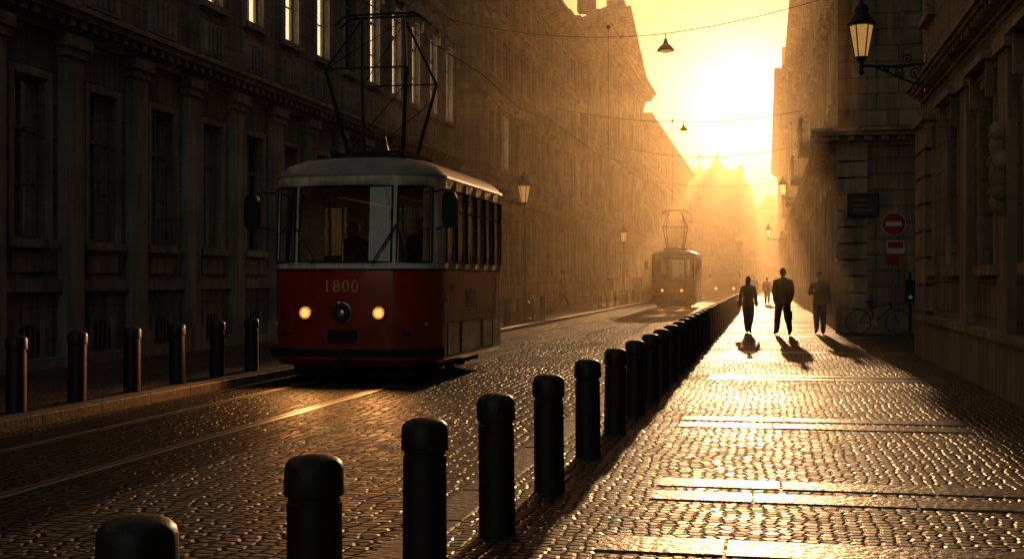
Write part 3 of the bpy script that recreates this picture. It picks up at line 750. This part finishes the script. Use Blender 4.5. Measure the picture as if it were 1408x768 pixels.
def wall_lamp(xw,y,z,side,arm=1.25,s=1.,gl=1):
    e=empty('wall_street_lamp',(xw,y,z)); b=MB()
    d=side
    xl=xw+d*arm
    b.tube([(xw,y,z),(xw+d*arm*.5,y,z-.04),(xl,y,z)],.028*s,8)
    b.tube([(xw,y,z-.36*s),(xw+d*.25,y,z-.34*s),(xw+d*.55*arm,y,z-.16*s),(xw+d*.8*arm,y,z-.03)],.02*s,8)
    b.box(xw-.02,xw+d*.05,y-.07,y+.07,z-.5*s,z+.16*s)
    for (cx_,cz,r) in ((.18,-.15,.11),(.42,-.12,.09),(.62,-.07,.055)):
        spiral(b,(xw+d*arm*cx_,y,z+cz*s),r*s,.02*s,1.6,(d,0,0),(0,0,1),.016*s,a0=R(200))
    spiral(b,(xw+d*arm*.3,y,z+.09*s),.08*s,.015,1.4,(d,0,0),(0,0,1),.013*s)
    b.tube([(xl,y,z-.1),(xl,y,z+.1)],.035*s,8); b.ball((xl,y,z-.13),.05*s)
    lantern(b,(xl,y,z+.14),s,gl)
    b.obj('lamp_and_bracket',[M['iron'],M['lglass'],M['lglass2']],e,True,30)
wall_lamp(3.1-.15,24.3,5.60,-1,1.2,1.08,1)
wall_lamp(1.95,78,6.6,-1,1.0,1.1,2); wall_lamp(1.6,104,4.9,-1,1.5,1.0,2)
def lamp_post(x,y,h=4.0,s=1.,gl=2):
    e=empty('street_lamp',(x,y,.116)); b=MB()
    b.lathe((x,y,.1),[(.24,0),(.24,.12),(.18,.18),(.16,.6),(.19,.66),(.12,.74),(.09,.8),(.075,1.2),(.09,1.24),(.07,1.28),(.05,h-.5),(.075,h-.46),(.045,h-.4),(.04,h-.1)],16)
    b.tube([(x-.3,y,h-.5),(x+.3,y,h-.5)],.018,6); b.ball((x-.3,y,h-.5),.03);b.ball((x+.3,y,h-.5),.03)
    lantern(b,(x,y,h+.12),s,gl)
    b.obj('post_and_lantern',[M['iron'],M['lglass'],M['lglass2']],e,True,30)
lamp_post(-8.0,40.8,4.0,1.0,1)
lamp_post(-8.2,72,3.6,1,1); lamp_post(-8.2,120,4.0,1,1)

# ------------------------------------------------------------ overhead wires
e=empty('overhead_wires',(0,45,10)); b=MB()
def span(p,q,sag,r=.014,n=14):
    p,q=Vector(p),Vector(q)
    pts=[p.lerp(q,i/n)-Vector((0,0,sag*4*(i/n)*(1-i/n))) for i in range(n+1)]
    b.tube(pts,r,5); return pts
span((-11.4,43.5,11.0),(-3.6,45,10.45),.35); span((-3.6,45,10.45),(1.9,45.5,11.55),.12)
span((-11.2,66,10.8),(1.95,68,10.6),.7,.02); span((-11,92,11.5),(1.95,92,11.2),.8,.024); span((-11.1,120,11.2),(1.6,120,11),.7,.03)
pts=[(cx(y),y,5.9+(.12*math.sin(y))) for y in range(-10,180,4)]
b.tube(pts,.010,5)
for (x,y,z) in ((-6.0,44.2,10.7),(-5.3,67,10.2),(-5.1,92,10.7)):
    b.tube([(cx(y),y,z),(cx(y),y,5.9)],.008,5); b.ball((cx(y),y,z-.1),.07,seg=8,rings=6)
b.obj('wires',M['wire'],e)
e=empty('hanging_street_lamp',(-3.6,45,10.2)); b=MB()
b.tube([(-3.6,45,10.45),(-3.6,45,10.2)],.025,6); b.lathe((-3.6,45,9.82),[(.32,.0),(.31,.05),(.22,.16),(.10,.26),(.06,.42),(.03,.45)],20,0)
b.lathe((-3.6,45,9.74),[(.06,0),(.16,.03),(.2,.078)],16,1)
b.obj('shade_and_bulb',[M['iron'],M['lglass']],e,True)
e=empty('hanging_street_lamp',(-5.1,67,10)); b=MB()
b.tube([(-4.4,67,10.1),(-4.4,67,9.8)],.025,6); b.lathe((-4.4,67,9.55),[(.22,.0),(.21,.05),(.16,.12),(.08,.2),(.04,.3),(.03,.35)],20,0)
b.obj('shade',[M['iron']],e,True)

# ------------------------------------------------------------ signs
M['signred']=simple('sign_red',(.32,.015,.012),.45); M['signwhite']=simple('sign_white',(.6,.56,.5),.45); M['pole']=simple('galvanised_pole',(.25,.25,.25),.4,metal=.8)
e=empty('no_entry_sign',(3.35,34.9,0)); b=MB()
b.tube([(3.35,34.9,.05),(3.35,34.9,3.4)],.03,10,2)
b.lathe((3.35,34.84,3.05),[(.32,.02),(.32,-.01)],32,1,'y'); b.lathe((3.35,34.825,3.05),[(.30,.01),(.30,-.004)],32,0,'y'); b.box(3.35-.2,3.35+.2,34.812,34.818,2.99,3.11,1)
b.box(3.17,3.63,34.83,34.85,2.25,2.6,1); b.box(3.2,3.6,34.822,34.828,2.4,2.57,0)
b.box(3.15,3.5,34.83,34.85,1.95,2.2,0)
b.obj('sign_and_pole',[M['signred'],M['signwhite'],M['pole']],e,True)
e=empty('wall_sign_board',(2.7,35.8,3.5)); b=MB()
b.box(2.2,3.05,35.78,35.925,3.3,3.95,0); b.box(2.25,3.0,35.77,35.778,3.35,3.9,1)
for k in range(3): b.box(2.35,2.9-.1*k,35.765,35.769,3.47+k*.14,3.50+k*.14,2)
b.obj('board',[M['plastic'],simple('sign_dark_face',(.05,.04,.035),.5),simple('sign_letters',(.25,.2,.15),.5)],e)
M['green']=simple('signal_green',(.05,.3,.10),.4,emis=(.15,1,.25),es=.07)
e=empty('traffic_signal',(3.7,34.6,0)); b=MB()
b.tube([(3.75,34.6,.05),(3.75,34.6,1.75)],.04,10,0); b.box(3.63,3.87,34.5,34.66,.95,1.55,0)
b.lathe((3.75,34.5,1.4),[(.06,.02),(.06,-.02)],16,0,'y'); b.lathe((3.75,34.485,1.08),[(.055,.02),(.045,-.006)],16,1,'y'); b.box(3.66,3.84,34.38,34.5,1.18,1.2,0)
b.obj('signal_head',[M['plastic'],M['green']],e,True)
e=empty('bicycle',(2.75,34.9,.05)); b=MB()
bx,by,bz=2.45,35.1,.05
def wheel(x):
    b.tube([(x+.33*math.cos(2*math.pi*k/28),by,bz+.34+.33*math.sin(2*math.pi*k/28)) for k in range(28)],.018,6,0,closed=True)
    for k in range(12):
        a=2*math.pi*k/12; b.tube([(x,by,bz+.34),(x+.32*math.cos(a),by,bz+.34+.32*math.sin(a))],.003,4,1)
    b.lathe((x,by-.04,bz+.34),[(.025,0),(.025,.08)],10,1,'y')
wheel(bx); wheel(bx+1.05)
P=lambda a,c:(bx+a,by,bz+c)
for p,q,r in (((0,.34),(.42,.32),.011),((0,.34),(.34,.72),.010),((.42,.32),(.32,.84),.016),((.42,.32),(.86,.74),.018),((.34,.74),(.85,.82),.016),((.84,.90),(.88,.70),.018),((.88,.70),(1.05,.34),.013)): b.tube([P(*p),P(*q)],r,8,2)
b.tube([(bx+.80,by-.26,bz+.98),(bx+.86,by-.1,bz+1.0),(bx+.86,by+.1,bz+1.0),(bx+.80,by+.26,bz+.98)],.012,6,1); b.tube([P(.84,.9),P(.86,1.0)],.014,6,1)
b.ball((bx+.29,by,bz+.9),(.13,.07,.035),0); b.lathe((bx+.42,by-.03,bz+.32),[(.09,0),(.09,.01)],20,1,'y')
b.tube([(bx+.42,by-.1,bz+.32),(bx+.48,by-.1,bz+.17)],.01,6,1); b.box(bx+.43,bx+.53,by-.18,by-.08,bz+.15,bz+.175,0)
b.obj('bike_frame_and_wheels',[M['rubber'],M['chrome'],M['plastic']],e,True)

# ------------------------------------------------------------ people
M['skin']=simple('skin',(.42,.24,.16),.5); 
def cloth(n,c):
    m=simple(n,c,.85,var=.3,scale=12,bump=.004,spec=.2); m.node_tree.nodes['Principled BSDF'].inputs['Sheen Weight'].default_value=.25; return m
def skinmesh(name,verts,edges,rad,root=0,sub=2):
    me=bpy.data.meshes.new(name+'_sk'); me.from_pydata(verts,edges,[])
    o=link(bpy.data.objects.new(name+'_sk',me)); sk=o.modifiers.new('s','SKIN'); sk.use_smooth_shade=True
    for i,r in enumerate(rad): me.skin_vertices[0].data[i].radius=(r,r) if not hasattr(r,'__len__') else r
    for i in range(len(verts)): me.skin_vertices[0].data[i].use_root=(i==root)
    sb=o.modifiers.new('u','SUBSURF'); sb.levels=sub; sb.render_levels=sub
    dg=bpy.context.evaluated_depsgraph_get(); ev=o.evaluated_get(dg)
    res=bpy.data.meshes.new_from_object(ev); bpy.data.objects.remove(o); return res
def person(name,x,y,z,h=1.75,yaw=0,stride=.28,swing=.22,coat=(.03,.03,.035),leg=(.02,.02,.025),hair=(.03,.02,.015),bag=None,longcoat=False,female=False,hat=False,mats=None,armup=False):
    S=stride
    sw=.165 if female else .20
    V=[];E=[];Rr=[]
    def v(p,r,c=None):
        V.append(p);Rr.append(r)
        if c is not None: E.append((c,len(V)-1))
        return len(V)-1
    pel=v((0,0,.93),(.185,.135)); wai=v((0,.0,1.08),(.165 if female else .19,.13),pel); che=v((0,.01,1.28),(.205 if female else .25,.15),wai)
    nb=v((0,.0,1.44),(.13,.10),che); nk=v((0,.01,1.51),(.062,.062),nb); hd=v((0,.02,1.56),(.05,.05),nk)
    for s_,ph in ((-1,1),(1,-1)):
        hp=v((s_*.095,.0,.86),(.125,.13),pel)
        if ph>0: kn=(s_*.10,S*.62,.50); an=(s_*.10,S*1.0,.10); toe=(s_*.12,S*1.0+.17,.045)
        else: kn=(s_*.10,-S*.15,.48); an=(s_*.10,-S*1.05,.15); toe=(s_*.12,-S*1.05+.15,.04)
        k=v(kn,(.095,.098),hp); m_=v(((kn[0]+an[0])/2,(kn[1]+an[1])/2-.02,(kn[2]+an[2])/2+.03),(.088,.09),k); a=v(an,(.07,.075),m_); v(((an[0]+toe[0])/2,(an[1]+toe[1])/2,(an[2]+toe[2])/2-.01),(.05,.045),a); v(toe,(.045,.032),len(V)-1)
    hands=[]
    for s_,ph in ((-1,-1),(1,1)):
        sh=v((s_*sw,.0,1.40),(.09,.09),nb)
        el=(s_*(sw+.055),swing*.35*ph-.03,1.12); wr=(s_*(sw+.045),swing*ph+.05,.87)
        if armup and s_>0: el=(s_*(sw+.09),.05,1.15); wr=(s_*(sw-.02),.28,1.22)
        e_=v(el,(.072,.072),sh); w_=v(wr,(.05,.05),e_)
        d=(Vector(wr)-Vector(el)).normalized(); hnd=Vector(wr)+d*.06
        v(tuple(hnd),(.034,.022),w_); hands.append((hnd,d,s_))
    me=skinmesh(name,V,E,Rr)
    if mats is None:
        mats=[cloth(name+'_coat',coat),cloth(name+'_trousers',leg),M['skin'],simple(name+'_shoes',(.015,.012,.01),.4),cloth(name+'_hair',hair)]
    b=MB()
    hem=.62 if longcoat else .83
    b.v=[tuple(q.co) for q in me.vertices]
    for p in me.polygons:
        c=p.center; b.f.append(list(p.vertices))
        mi=0
        if c.z>1.485: mi=2
        elif c.z<.11: mi=3
        elif abs(c.x)>sw+.02 and c.z<.885 : mi=2
        elif c.z<.86 and abs(c.x)<sw+.02: mi=1
        b.m.append(mi)
    bpy.data.meshes.remove(me)
    prof=[(1.10,.150,.12),(.97,.160,.13),(hem+.10,.165,.14+S*.25*(1 if longcoat else .12)),(hem,.165 if not longcoat else .205,.14+S*.45*(1 if longcoat else .1))]
    base=len(b.v); sg=20
    for (zz,rx,ry) in prof+[(hem+.01,prof[-1][1]-.02,prof[-1][2]-.02)]:
        for k in range(sg):
            t=2*math.pi*k/sg; w=1+.03*math.sin(5*t)*(1.1-zz)
            b.v.append((rx*w*math.cos(t),ry*w*math.sin(t),zz))
    for i in range(4):
        for k in range(sg): b.f.append([base+i*sg+k,base+i*sg+(k+1)%sg,base+(i+1)*sg+(k+1)%sg,base+(i+1)*sg+k]); b.m.append(0)
    b.lathe((0,0,1.44),[(.10,0),(.088,.05),(.082,.085),(.07,.08)],16,0)
    hc=Vector((0,.025,1.645)); base=len(b.v); sg=18; rg=12
    for i in range(rg+1):
        ph=math.pi*i/rg-math.pi/2; q=max(math.cos(ph),.02)
        for k in range(sg):
            t=2*math.pi*k/sg; xx=.076*q*math.cos(t); yy=.096*q*math.sin(t); zz=.118*math.sin(ph)
            if zz<0: xx*=1+zz*2.2; yy*=1+zz*1.2; 
            if zz<-.03 and yy>0: yy+=.008
            if abs(xx)<.018 and yy>.05 and -.035<zz<.015: yy+=.018
            if abs(abs(xx)-.032)<.016 and yy>.05 and -.005<zz<.035: yy-=.006
            b.v.append((hc.x+xx,hc.y+yy,hc.z+zz))
    for i in range(rg):
        for k in range(sg): b.f.append([base+i*sg+k,base+i*sg+(k+1)%sg,base+(i+1)*sg+(k+1)%sg,base+(i+1)*sg+k]); b.m.append(2)
    for s_ in (-1,1):
        b.ball((s_*.079,.015,1.64),(.012,.022,.032),2,8,6)
        b.ball((s_*.031,.112,1.655),(.011,.006,.007),3,8,6)
    b.ball((0,.112,1.60),(.024,.007,.007),3,8,6)
    base=len(b.v)
    for i in range(rg+1):
        ph=math.pi*i/rg-math.pi/2; q=max(math.cos(ph),.02)
        for k in range(sg):
            t=2*math.pi*k/sg; xx=.088*q*math.cos(t); yy=.108*q*math.sin(t); zz=.13*math.sin(ph)
            if yy>0 and zz<.06: yy*=.15
            if zz<-.05 : xx*=.8; yy*=.75
            w=1+.04*math.sin(9*t+i)
            b.v.append((hc.x+xx*w,hc.y-.008+yy*w,hc.z+.008+zz))
    for i in range(rg):
        for k in range(sg): b.f.append([base+i*sg+k,base+i*sg+(k+1)%sg,base+(i+1)*sg+(k+1)%sg,base+(i+1)*sg+k]); b.m.append(4)
    if female: b.ball((0,-.085,1.58),(.07,.05,.11),4,12,8)
    if hat: b.lathe((0,.02,1.70),[(.13,0),(.13,.012),(.09,.02),(.088,.08),(.06,.11),(.02,.115)],18,0)
    for hnd,d,s_ in hands:
        side=Vector((0,1,0)) if abs(d.y)<.8 else Vector((0,0,1))
        side=(side-d*side.dot(d)).normalized(); inn=d.cross(side).normalized()
        if inn.x*s_>0: inn=-inn
        for k,(o,l) in enumerate(((-.024,.06),(-.008,.075),(.008,.08),(.024,.072))):
            p0=hnd+d*.02+side*o; p1=p0+d*l*.5+inn*.008; p2=p1+d*l*.35+inn*.025
            b.tube([p0,p1,p2],[.0095,.0085,.006],6,2)
        p0=hnd-d*.01+side*.03; b.tube([p0,p0+side*.022+d*.025+inn*.01,p0+side*.026+d*.055+inn*.02],[.011,.009,.007],6,2)
    if bag=='hand':
        hnd=hands[1][0]+hands[1][1]*.08
        b.tube([hnd+Vector((0,-.08,-.12)),hnd+Vector((0,-.06,0)),hnd+Vector((0,.06,0)),hnd+Vector((0,.08,-.12))],.008,6,3)
        b.prism([(hnd.y-.17,hnd.z-.36),(hnd.y+.17,hnd.z-.36),(hnd.y+.15,hnd.z-.12),(hnd.y-.15,hnd.z-.12)],'x',hnd.x-.05,hnd.x+.05,3)
    if bag=='back':
        b.ball((0,-.19,1.22),(.14,.10,.22),3,14,10); 
        for s_ in (-1,1): b.tube([(s_*.1,-.12,1.05),(s_*.14,.1,1.15),(s_*.13,.13,1.32),(s_*.1,.02,1.47),(s_*.09,-.13,1.4)],.015,6,3)
    if bag=='shoulder':
        b.prism([(-.16,.80),(.14,.80),(.12,1.04),(-.14,1.04)],'x',-sw-.17,-sw-.07,3)
        b.tube([(-sw-.12,-.12,1.03),(-sw+.0,-.04,1.47),(-sw-.12,.1,1.03)],.012,6,3)
    e=empty(name,(x,y,z)); s=h/1.765; e.scale=(s,s,s); e.rotation_euler=(0,0,R(yaw))
    o=link(bpy.data.objects.new('body',b.mesh(name+'_mesh',mats,True,60))); o.parent=e
    return e
person('walking_man',.42,34.0,.05,1.80,14,.30,.18,bag='hand',coat=(.03,.028,.028),leg=(.025,.025,.03))
person('walking_woman',-.52,35.2,.05,1.58,-12,.26,.2,coat=(.09,.05,.045),leg=(.04,.04,.055),female=True,bag='shoulder')
person('pedestrian_in_jacket',1.42,35.0,.05,1.70,172,.12,.06,coat=(.07,.055,.05),leg=(.04,.05,.08),armup=True,bag='back')
person('distant_pedestrian',0.0,76,.05,1.62,0,.25,.2,coat=(.04,.03,.03))
person('distant_pedestrian',-.9,88,.05,1.7,180,.25,.2,coat=(.04,.03,.03))
person('pedestrian_in_coat',-9.9,60.5,.116,1.85,90,.2,.1,coat=(.015,.012,.01),longcoat=True,hat=True)
person('standing_pedestrian',-8.35,66,.116,1.78,150,.08,.05,coat=(.015,.015,.015))
person('standing_pedestrian',-9.0,64,.116,1.6,-40,.1,.05,coat=(.015,.012,.012),female=True)
person('distant_pedestrian',-8.45,82,.116,1.9,170,.25,.2,coat=(.015,.015,.015),longcoat=True)
person('distant_pedestrian',-9.4,86,.116,1.7,20,.22,.2,coat=(.02,.02,.02))
for nm,lx,ly,hh,yw,ct in (('driver',.35,1.02,1.66,180,(.08,.09,.14)),('passenger',-.75,2.75,1.62,160,(.16,.07,.05)),('passenger',.15,3.7,1.72,200,(.08,.08,.08))):
    p=person(nm,0,0,0,hh,yw,.05,.05,coat=ct); p.parent=tram1; p.location=(lx,ly,.90)
stm=[M['stoneBt']]*5
for (a,zz,hh) in ((93,pz+4.08,2.2),(77.4,pz+1.2,1.9),(109.2,pz+1.2,1.9)):
    person('roof_statue',-10.9,a,zz,hh,-90,.06,.08,longcoat=True,mats=stm,armup=True)

# ------------------------------------------------------------ haze
b=MB(); b.box(-60,40,27,240,-.5,42)
hz=b.obj('haze_air',[]); 
m=bpy.data.materials.new('haze'); m.use_nodes=True; nt=m.node_tree; nt.nodes.clear()
o=N(nt,'ShaderNodeOutputMaterial'); vs=N(nt,'ShaderNodeVolumeScatter'); vs.inputs['Color'].default_value=(1,.75,.46,1); vs.inputs['Density'].default_value=HAZE_D; vs.inputs['Anisotropy'].default_value=HAZE_G
nt.links.new(vs.outputs[0],o.inputs['Volume']); hz.data.materials.append(m)

# ------------------------------------------------------------ light
sd=Vector((math.sin(R(AZ))*math.cos(R(EL)),math.cos(R(AZ))*math.cos(R(EL)),math.sin(R(EL))))
ld=bpy.data.lights.new('sun','SUN'); ld.energy=SUN_E; ld.angle=R(.53); ld.color=(1,.51,.20)
so=link(bpy.data.objects.new('sun',ld)); so.rotation_euler=sd.to_track_quat('Z','Y').to_euler(); so.location=(0,0,60)
w=bpy.data.worlds.new('World'); scene.world=w; w.use_nodes=True; nt=w.node_tree; L=nt.links
bg=nt.nodes['Background']; sk=N(nt,'ShaderNodeTexSky'); sk.sky_type='NISHITA'; sk.sun_disc=False; sk.sun_elevation=R(EL); sk.sun_rotation=R(AZ); sk.air_density=1.3; sk.dust_density=4; sk.ozone_density=.6
tc=N(nt,'ShaderNodeTexCoord'); dt=N(nt,'ShaderNodeVectorMath',operation='DOT_PRODUCT'); L.new(tc.outputs['Generated'],dt.inputs[0]); dt.inputs[1].default_value=sd
r=N(nt,'ShaderNodeValToRGB'); cr=r.color_ramp
cr.elements[0].position=.0; cr.elements[0].color=(1.0,.90,.84,1)
cr.elements[1].position=1.0; cr.elements[1].color=(.17,.088,.056,1)
e1=cr.elements.new(.72); e1.color=(.64,.50,.38,1); e2=cr.elements.new(.93); e2.color=(.18,.098,.062,1)
mr=N(nt,'ShaderNodeMapRange'); mr.inputs['From Min'].default_value=-1; L.new(dt.outputs['Value'],mr.inputs['Value']); L.new(mr.outputs[0],r.inputs[0])
mx=N(nt,'ShaderNodeMixRGB',blend_type='MULTIPLY'); mx.inputs[0].default_value=1
L.new(sk.outputs[0],mx.inputs[1]); L.new(r.outputs[0],mx.inputs[2])
pw=N(nt,'ShaderNodeMath',operation='POWER'); pw.inputs[1].default_value=900; mxx=N(nt,'ShaderNodeMath',operation='MAXIMUM'); mxx.inputs[1].default_value=0; L.new(dt.outputs['Value'],mxx.inputs[0]); L.new(mxx.outputs[0],pw.inputs[0])
pw2=N(nt,'ShaderNodeMath',operation='POWER'); pw2.inputs[1].default_value=60; L.new(mxx.outputs[0],pw2.inputs[0])
ma=N(nt,'ShaderNodeMath',operation='MULTIPLY'); ma.inputs[1].default_value=22; L.new(pw.outputs[0],ma.inputs[0])
mb=N(nt,'ShaderNodeMath',operation='MULTIPLY_ADD'); mb.inputs[1].default_value=4; L.new(pw2.outputs[0],mb.inputs[0]); L.new(ma.outputs[0],mb.inputs[2])
sc=N(nt,'ShaderNodeVectorMath',operation='SCALE'); sc.inputs[0].default_value=(1,.66,.36); L.new(mb.outputs[0],sc.inputs['Scale'])
ad=N(nt,'ShaderNodeVectorMath',operation='ADD'); L.new(mx.outputs[0],ad.inputs[0]); L.new(sc.outputs[0],ad.inputs[1])
L.new(ad.outputs[0],bg.inputs[0]); bg.inputs[1].default_value=SKY_S

# ------------------------------------------------------------ camera
cd=bpy.data.cameras.new('camera'); cd.sensor_width=36; cd.lens=36*1700/1408; cd.clip_end=3000; cd.clip_start=.05
co=link(bpy.data.objects.new('camera',cd)); co.location=(0,0,1.55); co.rotation_euler=(R(90),0,R(11.66))
scene.camera=co
scene.view_settings.view_transform='Standard'; scene.view_settings.look='None'; scene.view_settings.exposure=0; scene.view_settings.gamma=1
